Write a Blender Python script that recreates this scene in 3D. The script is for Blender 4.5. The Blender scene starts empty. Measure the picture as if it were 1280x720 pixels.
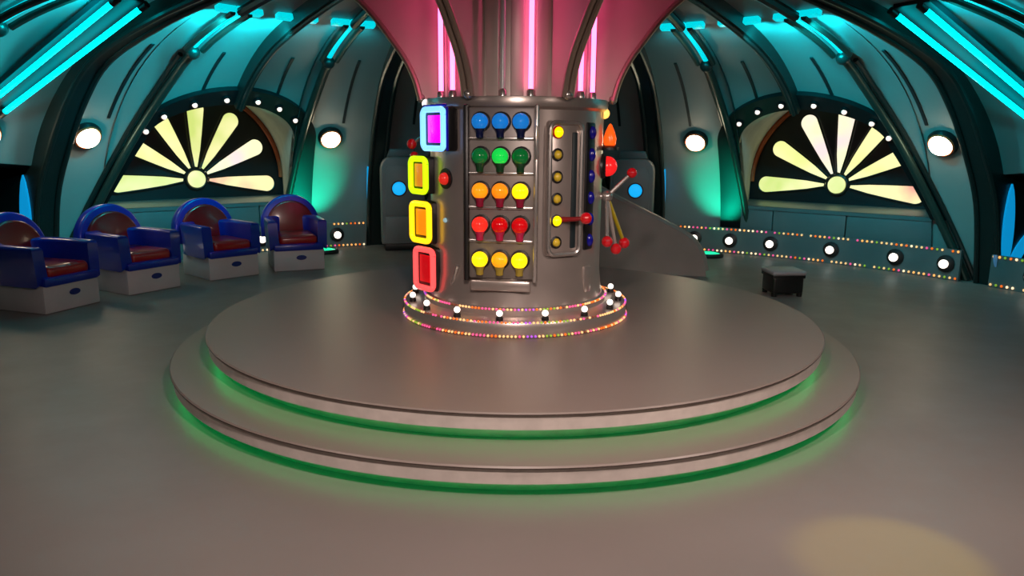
import bpy, bmesh, math, random
from mathutils import Vector, Matrix
from math import sin, cos, pi, radians as rad, sqrt
random.seed(7)
S = bpy.context.scene
COL = S.collection

# ------------------------------------------------------------------ camera
cd = bpy.data.cameras.new('camera'); cam = bpy.data.objects.new('camera', cd); COL.objects.link(cam)
cd.sensor_width = 36.0; cd.lens = 939 / 1280 * 36.0; cd.clip_start = 0.02
cam.matrix_world = (Matrix.Translation((0, -4.5, 1.31)) @ Matrix.Rotation(0.0042, 4, 'Z')
                    @ Matrix.Rotation(pi / 2 - 0.1964, 4, 'X') @ Matrix.Rotation(0.0089, 4, 'Z'))
S.camera = cam
# ------------------------------------------------------------------ world / exposure
w = bpy.data.worlds.new('world'); S.world = w; w.use_nodes = True
w.node_tree.nodes['Background'].inputs[0].default_value = (0.5, 0.55, 0.6, 1)
w.node_tree.nodes['Background'].inputs[1].default_value = 0.0
vs = S.view_settings
vs.view_transform = 'Standard'; vs.look = 'None'; vs.gamma = 1.0; vs.exposure = 0.0; vs.use_curve_mapping = False

def lin(c):
    return tuple((x / 255 / 12.92) if x / 255 <= 0.04045 else ((x / 255 + 0.055) / 1.055) ** 2.4 for x in c)

# ------------------------------------------------------------------ light settings (fixtures are built further down)
# Light in the room comes from what the photograph shows: cyan neon, lit ledges and slots, wall lamp globes, pink neon,
# green step strips and uplights, daisy windows, console bulbs. Out of the picture there are only the warm stage spotlights
# on the dome on the camera's side (they light the near floor and glint on the risers) and the spot of the yellow pool.
WARM = (1.0, 0.80, 0.71)
CYAN = (0.0, 0.72, 0.85); LEDGE_W = 80.0
# (light name, azimuth, radius, power, aim azimuth, aim radius, aim z, cone, label end)
STAGE = [('spotlight_front_offscreen', 180, 3.4, 235, 180, 1.6, 0.0, 106, 'over the floor opposite the partition'),
         ('spotlight_right_offscreen', 143, 3.3, 145, 125, 1.9, 0.0, 104, 'beside the yellow spotlight'),
         ('spotlight_left_offscreen', -143, 3.3, 42, -125, 1.9, 0.0, 104, 'on the armchair side opposite the partition')]

# ------------------------------------------------------------------ materials
MATS = {}
def mat(name, col, rough=0.5, metal=0.0, var=0.12, scale=6.0, emit=None, es=0.0, coat=0.0, bump=0.0, sample=True, trans=0.0):
    if name in MATS: return MATS[name]
    m = bpy.data.materials.new(name); m.use_nodes = True; MATS[name] = m
    nt = m.node_tree; b = nt.nodes['Principled BSDF']
    c = lin(col)
    tc = nt.nodes.new('ShaderNodeTexCoord'); nz = nt.nodes.new('ShaderNodeTexNoise')
    nz.inputs['Scale'].default_value = scale; nz.inputs['Detail'].default_value = 5
    nt.links.new(tc.outputs['Object'], nz.inputs['Vector'])
    mx = nt.nodes.new('ShaderNodeMix'); mx.data_type = 'RGBA'
    mx.inputs[6].default_value = tuple(x * (1 - var) for x in c) + (1,)
    mx.inputs[7].default_value = tuple(min(1, x * (1 + var)) for x in c) + (1,)
    nt.links.new(nz.outputs['Fac'], mx.inputs[0]); nt.links.new(mx.outputs[2], b.inputs['Base Color'])
    b.inputs['Roughness'].default_value = rough; b.inputs['Metallic'].default_value = metal
    b.inputs['Coat Weight'].default_value = coat; b.inputs['Coat Roughness'].default_value = 0.12
    b.inputs['Transmission Weight'].default_value = trans
    if bump:
        bp = nt.nodes.new('ShaderNodeBump'); bp.inputs['Strength'].default_value = bump; bp.inputs['Distance'].default_value = 0.01
        nt.links.new(nz.outputs['Fac'], bp.inputs['Height']); nt.links.new(bp.outputs['Normal'], b.inputs['Normal'])
    if emit is not None:
        b.inputs['Emission Color'].default_value = lin(emit) + (1,)
        b.inputs['Emission Strength'].default_value = es
        if not sample: m.cycles.emission_sampling = 'NONE'
    return m

def floor_mat():
    m = mat('floor_paint', (116, 108, 104), 0.42, 0, 0.10, 1.2)
    nt = m.node_tree; b = nt.nodes['Principled BSDF']
    # scuffs and worn gloss
    tc = nt.nodes.new('ShaderNodeTexCoord'); n2 = nt.nodes.new('ShaderNodeTexNoise')
    n2.inputs['Scale'].default_value = 3.0; n2.inputs['Detail'].default_value = 7; n2.inputs['Roughness'].default_value = .65
    nt.links.new(tc.outputs['Object'], n2.inputs['Vector'])
    mr = nt.nodes.new('ShaderNodeMapRange'); mr.inputs['To Min'].default_value = .33; mr.inputs['To Max'].default_value = .6
    nt.links.new(n2.outputs['Fac'], mr.inputs['Value']); nt.links.new(mr.outputs[0], b.inputs['Roughness'])
    return m
def petal_mat(name, base, tint, seed):
    m = bpy.data.materials.new(name); m.use_nodes = True
    nt = m.node_tree; b = nt.nodes['Principled BSDF']
    tc = nt.nodes.new('ShaderNodeTexCoord'); mp = nt.nodes.new('ShaderNodeMapping'); mp.inputs['Location'].default_value = (seed, seed * 2, seed * 3)
    nz = nt.nodes.new('ShaderNodeTexNoise'); nz.inputs['Scale'].default_value = 2.6; nz.inputs['Detail'].default_value = 2
    nt.links.new(tc.outputs['Object'], mp.inputs[0]); nt.links.new(mp.outputs[0], nz.inputs['Vector'])
    r = nt.nodes.new('ShaderNodeValToRGB')
    r.color_ramp.elements[0].position = .42; r.color_ramp.elements[0].color = lin(base) + (1,)
    r.color_ramp.elements[1].position = .68; r.color_ramp.elements[1].color = lin(tint) + (1,)
    nt.links.new(nz.outputs['Fac'], r.inputs[0]); nt.links.new(r.outputs[0], b.inputs['Emission Color'])
    b.inputs['Base Color'].default_value = (.25, .25, .2, 1); b.inputs['Roughness'].default_value = .35
    b.inputs['Emission Strength'].default_value = 1.1
    return m

M = dict(
    floor=floor_mat(),
    dais=mat('dais_top_paint', (122, 110, 104), 0.42, 0, 0.08, 2.0),
    daisrim=mat('dais_rim', (196, 186, 180), 0.32, 0.2, 0.22, 14.0, bump=.15),
    daisedge=mat('dais_edge_trim', (62, 52, 48), 0.45, 0.0),
    recess=mat('dais_recess', (110, 110, 105), 0.55),
    panel=mat('dome_panel_paint', (142, 144, 142), 0.5, 0.0, 0.10, 1.5),
    rib=mat('gunmetal_rib', (34, 44, 42), 0.34, 0.3, 0.2, 4),
    ribt=mat('green_bronze_tube', (52, 72, 66), 0.34, 0.5, 0.25, 6),
    slit=mat('dark_slot', (14, 30, 34), 0.5),
    apron=mat('apron_panel_paint', (92, 104, 106), 0.4),
    niche=mat('niche_lining_cloth', (200, 196, 190), 0.8, 0, .25, 5, bump=.3),
    plate=mat('window_plate', (28, 30, 34), 0.35),
    rimorange=mat('window_rim_copper', (196, 96, 56), 0.4, 0.3, .3),
    archm=mat('arch_frame_paint', (16, 26, 28), 0.35, 0.3),
    column=mat('brushed_column_metal', (176, 164, 158), 0.3, 0.7, 0.15, 5),
    core=mat('core_enamel', (190, 178, 172), 0.4, 0.2, .1),
    fin=mat('fin_enamel', (196, 172, 168), 0.45, 0.0, .1),
    finedge=mat('fin_edge_tube', (160, 142, 130), 0.3, 0.5),
    steel=mat('pale_steel', (186, 180, 176), 0.25, 0.8),
    dark=mat('black_fitting', (16, 16, 18), 0.4),
    greyp=mat('console_plate', (118, 110, 106), 0.4, 0.3),
    white=mat('white_laminate', (176, 174, 178), 0.45),
    blue=mat('blue_vinyl', (6, 34, 150), 0.33, 0, .12, 6, coat=.25),
    red=mat('red_vinyl', (150, 10, 14), 0.30, 0, .12, 6, coat=.4),
    navy=mat('navy_emblem', (10, 30, 110), 0.4),
    redgloss=mat('red_knob', (200, 12, 24), 0.12, 0, .05, 4, coat=.6),
    yellowarm=mat('yellow_lever', (170, 150, 30), 0.3, 0.4),
    pod=mat('grey_cabinet_paint', (126, 124, 124), 0.45),
    part=mat('grey_partition_paint', (132, 126, 122), 0.5),
    blackv=mat('black_stool', (22, 24, 24), 0.3),
    stooltop=mat('grey_stool_top', (150, 150, 156), 0.4),
    can=mat('black_lamp_can', (18, 18, 20), 0.5),
)
def glow(name, col, es, base=None, sample=True, rough=.25):
    return mat(name, base or col, rough, 0, .05, 4, emit=col, es=es, sample=sample)
G = dict(
    green=glow('green_led', (0, 190, 95), 7.0), cyan=glow('cyan_neon', (0, 225, 235), 7.0), cyanslot=glow('cyan_slot', (0, 200, 212), 1.2),
    pink=glow('pink_neon', (255, 90, 150), 6.0), offtube=mat('unlit_tube', (196, 200, 200), .2),
    lamp=glow('warm_globe', (255, 232, 196), 24.0), bulbw=glow('white_bulb', (255, 240, 225), 2.2, sample=False),
    archbulb=glow('rosy_bulb', (255, 228, 215), 1.1, sample=False),
    lens=glow('blue_lens', (10, 150, 215), .75), lensgrey=glow('dim_blue_lens', (70, 120, 160), .45),
    podblue=glow('blue_round_light', (20, 170, 240), 1.0),
    uplens=glow('uplight_lens', (30, 235, 170), 1.0),
)
BEAD = [glow('bead_' + n, c, e * .8, sample=False) for n, c, e in (('warm', (255, 196, 130), 1.1), ('orange', (255, 110, 30), 1.0), ('pink', (255, 90, 150), .9),
        ('green', (150, 190, 60), .6), ('violet', (180, 90, 230), .8), ('dim', (130, 70, 50), .3))]
BEADW = [glow('bead_wall_white', (255, 215, 170), 1.4, sample=False), glow('bead_wall_amber', (255, 170, 90), 1.2, sample=False), BEAD[0], BEAD[1], BEAD[2], BEAD[3], BEAD[0]]

# ------------------------------------------------------------------ mesh helpers
class MB:
    def __init__(s): s.v = []; s.f = []; s.m = []
    def add(s, vs, fs, mi=0):
        o = len(s.v); s.v += [tuple(v) for v in vs]; s.f += [tuple(i + o for i in f) for f in fs]; s.m += [mi] * len(fs); return s
    def tube(s, pts, r, n=8, cap=True, mi=0):
        pts = [Vector(p) for p in pts]; k = len(pts); rs = r if isinstance(r, (list, tuple)) else [r] * k
        vs = []; fs = []; up = None
        for i, p in enumerate(pts):
            t = (pts[min(i + 1, k - 1)] - pts[max(i - 1, 0)]).normalized()
            if up is None: up = Vector((0, 0, 1)) if abs(t.z) < .9 else Vector((1, 0, 0))
            a = t.cross(up).normalized(); b = a.cross(t).normalized(); up = b
            for j in range(n):
                q = 2 * pi * j / n; vs.append(p + (a * cos(q) + b * sin(q)) * rs[i])
        for i in range(k - 1):
            for j in range(n):
                fs.append((i * n + j, i * n + (j + 1) % n, (i + 1) * n + (j + 1) % n, (i + 1) * n + j))
        if cap: fs.append(tuple(range(n))[::-1]); fs.append(tuple((k - 1) * n + j for j in range(n)))
        return s.add(vs, fs, mi)
    def lathe(s, prof, n=32, mat4=None, mi=0, a0=0, a1=2 * pi):
        """profile of (r, z), spun about z, closed at the ends when r == 0"""
        full = abs(a1 - a0 - 2 * pi) < 1e-6; cols = n if full else n + 1
        vs = []; fs = []
        for r, z in prof:
            for j in range(cols):
                q = a0 + (a1 - a0) * j / n; vs.append(Vector((r * cos(q), r * sin(q), z)))
        for i in range(len(prof) - 1):
            for j in range(n):
                j2 = (j + 1) % cols
                fs.append((i * cols + j, i * cols + j2, (i + 1) * cols + j2, (i + 1) * cols + j))
        if mat4 is not None: vs = [mat4 @ v for v in vs]
        return s.add(vs, fs, mi)
    def ball(s, c, r, n=16, k=9, mi=0, sc=(1, 1, 1), mat4=None):
        pr = [(max(r * sin(pi * i / k), 1e-5), -r * cos(pi * i / k)) for i in range(k + 1)]
        m4 = Matrix.Translation(c) @ (mat4 or Matrix.Identity(4)) @ Matrix.Diagonal((*sc, 1))
        return s.lathe(pr, n, m4, mi)
    def box(s, c, d, mat4=None, bev=0.0, mi=0, seg=2):
        bm = bmesh.new(); bmesh.ops.create_cube(bm, size=1)
        for v in bm.verts: v.co = Vector((v.co.x * d[0], v.co.y * d[1], v.co.z * d[2]))
        if bev: bmesh.ops.bevel(bm, geom=bm.edges[:], offset=bev, segments=seg, affect='EDGES', profile=.5)
        m4 = (mat4 or Matrix.Identity(4)) @ Matrix.Translation(c)
        bm.verts.index_update()
        s.add([m4 @ v.co for v in bm.verts], [[v.index for v in f.verts] for f in bm.faces], mi); bm.free(); return s
    def prism(s, outline, d0, d1, mat4=None, bev=0.0, mi=0, seg=2):
        """outline (x, z) polygon extruded along y from d0 to d1"""
        bm = bmesh.new()
        a = [bm.verts.new((x, d0, z)) for x, z in outline]; b = [bm.verts.new((x, d1, z)) for x, z in outline]
        bm.faces.new(a); bm.faces.new(b[::-1]); k = len(a)
        for i in range(k): bm.faces.new((a[i], b[i], b[(i + 1) % k], a[(i + 1) % k]))
        bmesh.ops.recalc_face_normals(bm, faces=bm.faces[:])
        if bev:
            ed = [e for e in bm.edges if abs(e.verts[0].co.y - e.verts[1].co.y) < 1e-6]
            bmesh.ops.bevel(bm, geom=ed, offset=bev, segments=seg, affect='EDGES', profile=.5)
        bm.verts.index_update()
        m4 = mat4 or Matrix.Identity(4)
        s.add([m4 @ v.co for v in bm.verts], [[v.index for v in f.verts] for f in bm.faces], mi); bm.free(); return s
    def build(s, name, mats, parent=None, smooth=True, label=None, fix=True, ang=40):
        me = bpy.data.meshes.new(name); me.from_pydata(s.v, [], s.f)
        ml = mats if isinstance(mats, (list, tuple)) else [mats]
        for m in ml: me.materials.append(m)
        me.polygons.foreach_set('material_index', s.m)
        if fix:
            bm = bmesh.new(); bm.from_mesh(me); bmesh.ops.recalc_face_normals(bm, faces=bm.faces[:]); bm.to_mesh(me); bm.free()
        if smooth:
            me.polygons.foreach_set('use_smooth', [True] * len(me.polygons))
            me.set_sharp_from_angle(angle=rad(ang))
        me.update()
        o = bpy.data.objects.new(name, me); COL.objects.link(o)
        if parent is not None: o.parent = parent
        if label: o['label'] = label
        return o
def empty(name, loc=(0, 0, 0), rz=0.0):
    o = bpy.data.objects.new(name, None); COL.objects.link(o); o.empty_display_size = .1
    o.location = loc; o.rotation_euler = (0, 0, rz); return o
def tag(o, label=None, cat=None, group=None, kind=None):
    if label: o['label'] = label
    if cat: o['category'] = cat
    if group: o['group'] = group
    if kind: o['kind'] = kind
    return o
def put(src, parent, m4):
    """copy one mesh part, shared data"""
    c = src.copy(); COL.objects.link(c); c.parent = parent; c.matrix_local = m4; return c
def light(name, kind, loc, power, color, parent=None, aim=None, size=.1, angle=None, blend=.5):
    l = bpy.data.lights.new(name, kind); l.energy = power; l.color = color
    if kind == 'SPOT': l.spot_size = rad(angle); l.spot_blend = blend; l.shadow_soft_size = size
    elif kind == 'POINT': l.shadow_soft_size = size
    o = bpy.data.objects.new(name, l); COL.objects.link(o)
    d = (Vector(aim) - Vector(loc)) if aim is not None else Vector((0, 0, -1))
    o.rotation_euler = d.to_track_quat('-Z', 'Y').to_euler(); o.location = loc
    if parent is not None:
        o.parent = parent; o.location = Vector(loc) - parent.location
    return o
def frame(origin, xdir, zdir):
    """matrix whose local x, z follow the given directions"""
    z = Vector(zdir).normalized(); x = Vector(xdir); x = (x - z * x.dot(z)).normalized(); y = z.cross(x)
    m = Matrix((x, y, z)).transposed().to_4x4(); m.translation = Vector(origin); return m

# ------------------------------------------------------------------ dome geometry (azimuth 0 = +y, positive towards +x)
def catmull(P, n=10):
    out = []
    for i in range(len(P) - 1):
        p0 = P[max(i - 1, 0)]; p1 = P[i]; p2 = P[i + 1]; p3 = P[min(i + 2, len(P) - 1)]
        for k in range(n):
            t = k / n
            out.append(tuple(.5 * (2 * b + (c - a) * t + (2 * a - 5 * b + 4 * c - d) * t * t + (3 * b - a - 3 * c + d) * t ** 3) for a, b, c, d in zip(p0, p1, p2, p3)))
    out.append(tuple(P[-1])); return out
PROF = catmull([(5.20, 0), (5.15, .45), (5.0, .92), (4.72, 1.40), (4.25, 1.83), (3.68, 2.13), (3.02, 2.32), (2.27, 2.46), (1.70, 2.53)], 12)
RIBI = catmull([(5.06, 0), (4.90, .72), (4.62, 1.2), (4.27, 1.63), (3.87, 1.93), (3.12, 2.17), (2.40, 2.32), (1.70, 2.44)], 12)
def by_z(P, z):
    for (r0, z0), (r1, z1) in zip(P, P[1:]):
        if z0 <= z <= z1: return r0 + (r1 - r0) * (z - z0) / max(z1 - z0, 1e-9)
    return P[0][0] if z < 0 else P[-1][0]
def by_r(P, r):
    for (r0, z0), (r1, z1) in zip(P, P[1:]):
        if r1 <= r <= r0: return z0 + (z1 - z0) * (r0 - r) / max(r0 - r1, 1e-9)
    return P[-1][1]
def pol(az, r, z, t=0.0):
    a = rad(az); return Vector((r * sin(a) + t * cos(a), r * cos(a) - t * sin(a), z))
def normal_in(z, P=PROF):
    r0, r1 = by_z(P, z - .03), by_z(P, z + .03); d = Vector((r1 - r0, .06)).normalized(); return (-d.y, d.x) if d.x > 0 else (-d.y, d.x)
def offp(az, r, z, off):
    n = normal_in(z); return pol(az, r + n[0] * off, z + n[1] * off)
def seg(P, z0, z1=9):
    q = [(by_z(P, z0), z0)] + [(r, z) for r, z in P if z0 + .004 < z < z1 - .004]
    q.append((by_z(P, z1), z1) if z1 < P[-1][1] else P[-1]); return q
WINDOWS = (40, -40)
W_OUT, W_IN, JAMB, SILLZ = 10.3, 8.4, 14.2, .57
def arch_z(u, side):
    """lower edge of the dome panels over a daisy window; u = degrees from the window axis, positive away from the column bay"""
    w = W_OUT if u > 0 else W_IN; a = abs(u)
    if a < w - 1e-6 or (a < w + 1e-6 and (side or u > 0)): return 1.30 + .36 * sqrt(max(0, 1 - (a / w) ** 2))
    if u > 0 and (a < JAMB - 1e-6 or (a < JAMB + 1e-6 and side)): return 1.30 - (a - w) / (JAMB - w) * (1.30 - SILLZ)
    return 0.0
def alcove_z(dd): return 0.98 + .12 * sqrt(max(0, 1 - (dd / 20) ** 2))
# ================================================================== SETTING
b = MB().lathe([(0, 0), (7.2, 0), (7.2, -.1), (0, -.1)], 96)
fl = tag(b.build('floor', M['floor']), 'wide taupe grey painted floor of the round room', kind='structure')

# ---- dome: ceiling of panels
ceil = tag(empty('ceiling'), 'low domed ceiling of teal lit curved panels', kind='structure')
def dome_panel(a0, a1, win=None):
    mb = MB(); nc = 8; nr = 26; vs = []
    edges = [(a0 + (a1 - a0) * i / nc, True) for i in range(nc + 1)]
    alc = abs(win or 0) == 80
    if win is not None and not alc:
        g = 1 if win > 0 else -1; u0, u1 = sorted(((a0 - win) * g, (a1 - win) * g)); e = None
        if u0 > 5: e = [(u0, True), (W_OUT, True), (11, True), (11.6, True), (12.4, True), (13.3, True), (JAMB, True), (JAMB, False), (15, False), (16.5, False), (18, False), (u1, False)]
        elif -12 < u0 < -5: e = [(u0, False), (-9.2, False), (-W_IN, False), (-W_IN, True), (-8.2, True), (-7.8, True), (-7.2, True), (-6.5, True), (-4.5, True), (-2.2, True), (0, True)]
        if e: edges = [(win + g * u, sd) for u, sd in e]
    fs = []
    for a, sd in edges:
        zl = 0.0
        if win is not None: zl = alcove_z(a - win) if alc else arch_z((a - win) * (1 if win > 0 else -1), sd)
        q = seg(PROF, zl); L = [0]
        for (r0, z0), (r1, z1) in zip(q, q[1:]): L.append(L[-1] + math.hypot(r1 - r0, z1 - z0))
        for i in range(nr + 1):
            s_ = L[-1] * i / nr; k = max(j for j in range(len(L)) if L[j] <= s_ + 1e-9); k = min(k, len(q) - 2)
            t = (s_ - L[k]) / max(L[k + 1] - L[k], 1e-9)
            r = q[k][0] + (q[k + 1][0] - q[k][0]) * t; z = q[k][1] + (q[k + 1][1] - q[k][1]) * t
            vs.append(pol(a, r, z))
    m = nr + 1
    for i in range(len(edges) - 1):
        for j in range(nr): fs.append((i * m + j, i * m + j + 1, (i + 1) * m + j + 1, (i + 1) * m + j))
    n = len(vs); outv = [v + Vector((v.x, v.y, 0)).normalized() * .03 + Vector((0, 0, .03)) for v in vs]
    fo = [tuple(x + n for x in f[::-1]) for f in fs]
    mb.add(vs + outv, fs + fo)
    return mb.build('dome_panel', M['panel'], ceil)
BAYS = [0, 40, -40, 80, -80, 120, -120, 160, -160]
SLIT = {}
for bay in BAYS:
    for k in range(4):
        a0 = bay - 20 + 10 * k
        p = dome_panel(a0, a0 + 10, bay if abs(bay) in (40, 80) else None)
        if abs(bay) <= 80:      # dark vertical slot in the panel middle
            am = a0 + 5; dd = am - bay
            zl, zh = (1.47, 2.08) if abs(dd) > 10 and abs(bay) != 80 else (1.72, 2.07)
            q = seg(PROF, zl, zh); mb = MB(); vs = []; fs = []
            for r, z in q:
                n = normal_in(z); t = .014
                for off, tt in ((-.004, -t), (.012, -t), (.012, t), (-.004, t)): vs.append(pol(am, r + n[0] * off, z + n[1] * off, tt))
            for i in range(len(q) - 1):
                for j in range(4): fs.append((i * 4 + j, i * 4 + (j + 1) % 4, (i + 1) * 4 + (j + 1) % 4, (i + 1) * 4 + j))
            fs += [(0, 1, 2, 3), tuple(len(vs) - 1 - j for j in range(4))]
            mb.add(vs, fs); mb.build('seam_slot', M['slit'], p)
# crown disc closing the dome round the column
MB().lathe([(.36, 2.53), (1.0, 2.56), (1.72, 2.53), (1.72, 2.57), (.36, 2.62)], 72).build('crown_ring', M['panel'], ceil)

# ---- alcoves in the side bays
for nm, az in (('wall_right', 80), ('wall_left', -80)):
    root = tag(empty(nm), 'dark alcove wall beyond the pier with blue lenses, %s' % ('past the globe skirting' if az > 0 else 'behind the armchair row'), kind='structure')
    n = 24; vs = []; fs = []
    for i in range(n + 1):
        d = -20 + 40 * i / n; z = alcove_z(d)
        vs += [pol(az + d, by_z(PROF, z), z), pol(az + d, 6.05, z), pol(az + d, 6.05, 0), pol(az + d, 6.1, z + .05), pol(az + d, 6.1, 0)]
    for i in range(n):
        for x, y in ((0, 1), (1, 2)): fs.append((i * 5 + x, i * 5 + y, i * 5 + 5 + y, i * 5 + 5 + x))
    MB().add(vs, fs).build('alcove_lining', M['apron'], root, fix=False)
# ---- ribs
def sweep_rect(q, az, tfun, depth_out, mb):
    """fin: rib profile RIBI against panel profile"""
TR = [0]
def trim(label):
    TR[0] += 1; return tag(empty('trim_%d' % TR[0]), label, kind='structure')
def petal_outline(L, W, n=10, base=.14):
    """petal from (base*L,0) to (L,0): narrow at the root, round at the tip; returns (u, v) loop"""
    up = [(base * L, W * .22)] + [(base * L + (L - W - base * L) * t, W * (.22 + .78 * t ** .7)) for t in (.3, .6, .85)]
    up += [(L - W + W * sin(pi / 2 * k / n), W * cos(pi / 2 * k / n)) for k in range(n + 1)]
    return up + [(u, -v) for u, v in reversed(up) if v > 1e-4]
def lens_outline(L, W, n=12):
    up = [(L * i / n, W * sin(pi * (i / n) ** .9) ** .65 if 0 < i < n else 0) for i in range(n + 1)]
    return up + [(u, -v) for u, v in reversed(up) if v > 1e-4]
def major_rib(az, label):
    root = trim(label); az = az * 61 / 60 if abs(az) == 60 else az
    zs = [i / 46 for i in range(47)]
    mb = MB(); vs = []; fs = []; edge_l = []; edge_r = []
    n = 40
    for i in range(n + 1):
        t = i / n; k = t * (len(RIBI) - 1); j = min(int(k), len(RIBI) - 2); f = k - j
        r = RIBI[j][0] + (RIBI[j + 1][0] - RIBI[j][0]) * f; z = RIBI[j][1] + (RIBI[j + 1][1] - RIBI[j][1]) * f
        kp = t * (len(PROF) - 1); j = min(int(kp), len(PROF) - 2); f = kp - j
        ro = PROF[j][0] + (PROF[j + 1][0] - PROF[j][0]) * f + (.75 if abs(az) > 50 else .02) * max(0, min(1, (1.10 - z) / .10)); zo = PROF[j][1] + (PROF[j + 1][1] - PROF[j][1]) * f + .02
        if z < 1.10 and abs(az) > 50: zo = min(zo, .99)
        if t == 0: zo = 0
        th = .095 - .04 * t
        vs += [pol(az, r, z, -th), pol(az, r, z, th), pol(az, ro, zo, th), pol(az, ro, zo, -th)]
        edge_l.append(pol(az, r, z, -th)); edge_r.append(pol(az, r, z, th))
    for i in range(n):
        for j in range(4): fs.append((i * 4 + j, i * 4 + (j + 1) % 4, (i + 1) * 4 + (j + 1) % 4, (i + 1) * 4 + j))
    fs += [(0, 1, 2, 3), tuple(n * 4 + 3 - j for j in range(4))]
    mb.add(vs, fs); mb.build('fin', M['rib'], root)
    MB().tube(edge_l, .026, 8).build('edge_tube', M['rib'], root); MB().tube(edge_r, .026, 8).build('edge_tube', M['rib'], root)
    # flower of blue lit lenses let into the outer flank of the fin
    sd = 1 if az > 0 else -1
    a = rad(az); rdir = Vector((sin(a), cos(a), 0)); tdir = Vector((cos(a), -sin(a), 0)) * sd
    if abs(az) == 61: c = pol(az, 5.15, .10) + tdir * .094; LS = ((95, .80, .085, 'lens'), (48, .50, .075, 'lens'), (12, .34, .06, 'lens'), (135, .24, .05, 'lensgrey'))
    else: c = pol(az, 4.99, .42) + tdir * .094; LS = ((96, .5, .05, 'lens'),)
    for ang, L, W, key in LS:
        x = rdir * cos(rad(ang)) + Vector((0, 0, 1)) * sin(rad(ang))
        yv = tdir; m4 = Matrix((x, yv, x.cross(yv))).transposed().to_4x4(); m4.translation = c + x * .05
        MB().prism(lens_outline(L, W), -.004, .012, m4).build('lens_pane', G[key], root, label='blue lit lens shaped pane')
    return root
for k, az in enumerate((20, -20, 60, -60, 100, -100, 140, -140, 180)):
    nm = {20: 'dark curved pier with a blue lens, beside the grey cabinet near the partition', -20: 'dark curved pier with a blue lens, beside the end armchair and cabinet',
          60: 'dark curved pier with blue lenses standing past the end of the globe skirting', -60: 'dark curved pier with blue lenses behind the armchairs'}
    major_rib(az, nm.get(az, 'dark curved pier of the dome across the room from the cabinets'))
def minor_rib(az, z0, label):
    root = trim(label); q = seg(PROF, z0); vs = []; fs = []; mid = []
    for r, z in q:
        n = normal_in(min(z, 2.49)); th = .055
        for off, tt in ((-.01, -th), (.11, -th * .8), (.11, th * .8), (-.01, th)): vs.append(pol(az, r + n[0] * off, z + n[1] * off, tt))
        mid.append(pol(az, r + n[0] * .12, z + n[1] * .12))
    for i in range(len(q) - 1):
        for j in range(4): fs.append((i * 4 + j, i * 4 + (j + 1) % 4, (i + 1) * 4 + (j + 1) % 4, (i + 1) * 4 + j))
    fs += [(0, 1, 2, 3), tuple(len(vs) - 1 - j for j in range(4))]
    MB().add(vs, fs).build('fin', M['rib'], root); MB().tube(mid, .022, 8).build('edge_tube', M['rib'], root)
    for s in (-1, 1):
        ledge(root, az + s * 2.0)
    return root
def ledge(root, az):
    """small cyan lamp bar across the panel top; its light grazes down the panel below it"""
    r = 2.95; z = by_r(PROF, r); n = normal_in(z); nv = pol(az, n[0], n[1]); tv = pol(az + 90, 1, 0)
    m4 = frame(offp(az, r, z, .03), tv, nv)
    MB().box((0, 0, 0), (.16, .075, .05), m4, .01).build('light_ledge', G['cyanslot'], root, label='small cyan lit ledge')
    a = abs(az)
    pw = 0 if a > 76 or a < 20 else LEDGE_W * (1.0 if a > 45 else .55 if a > 40 else .16 if a > 35 else .11) * (1.15 if az < 0 else .85)
    nm = 'ledge_light' if a < 60 else 'ledge_light_%s_offscreen' % ('right' if az > 0 else 'left')      # the ledges past the neon fixtures sit just above the picture
    if pw: light(nm, 'SPOT', offp(az, 3.0, by_r(PROF, 3.0), .13), pw, CYAN, root, offp(az, 3.95, by_r(PROF, 3.95), .02), .04, 120, 1.0)
for az in (40, -40): minor_rib(az, 1.66, 'short dark rib rising from the crown of the daisy window beside the %s' % ('partition' if az > 0 else 'armchairs'))
for az in (0, 120, -120, 160, -160): minor_rib(az, .3, 'dark rib of the dome behind the column' if az == 0 else 'dark dome rib across the room from the cabinets')
def tube_rib(bay, s, label, dz=10.0, fl=5.0):
    """slender tube rib: lower half splays away from the window, upper half is a lit slot"""
    root = trim(label)
    def A(z): return bay + s * (dz + fl * max(0, 1 - z / 1.9) ** 1.3)
    zs = [i * .06 for i in range(int(2.09 / .06) + 1)]
    p = [offp(A(z), by_z(PROF, z), z, .06) for z in zs] + [offp(A(2.09), by_z(PROF, 2.09), 2.09, .06)]
    MB().tube(p, .04, 10).build('tube', M['ribt'], root)
    p2 = [offp(A(z) + s * .75, by_z(PROF, z), z, .02) for z in zs]
    MB().tube(p2, .024, 8).build('side_tube', M['rib'], root)
    node = offp(A(2.09), by_z(PROF, 2.09), 2.09, .06); MB().ball(node, .065, 12, 8).build('node', M['rib'], root)
    rr = [3.74 - .1 * i for i in range(9)] + [2.93]
    for t in (-.075, .075):
        q = [offp(A(2.2) + math.degrees(t / r), r, by_r(PROF, r), .06) for r in rr]
        MB().tube(q, .026, 8).build('slot_rail', M['ribt'], root)
    rr2 = rr + [2.93 - .15 * i for i in range(1, 9)]
    q = [offp(A(2.2), r, by_r(PROF, r), .02) for r in rr]
    MB().tube(q, .03, 8).build('slot_light', G['cyanslot'], root, label='cyan lit slot')
    q = [offp(A(2.2), r, by_r(PROF, r), .05) for r in rr2[9:]]
    MB().tube(q, .04, 8).build('upper_tube', M['rib'], root)
    for d in (-2.3, 2.3): ledge(root, A(2.3) + d)
tube_rib(40, 1, 'slender bronze tube rib crossing the daisy window rim towards the far pier', fl=8.4); tube_rib(40, -1, 'slender bronze tube rib over the green uplight beyond the partition', fl=-3.0)
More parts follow.
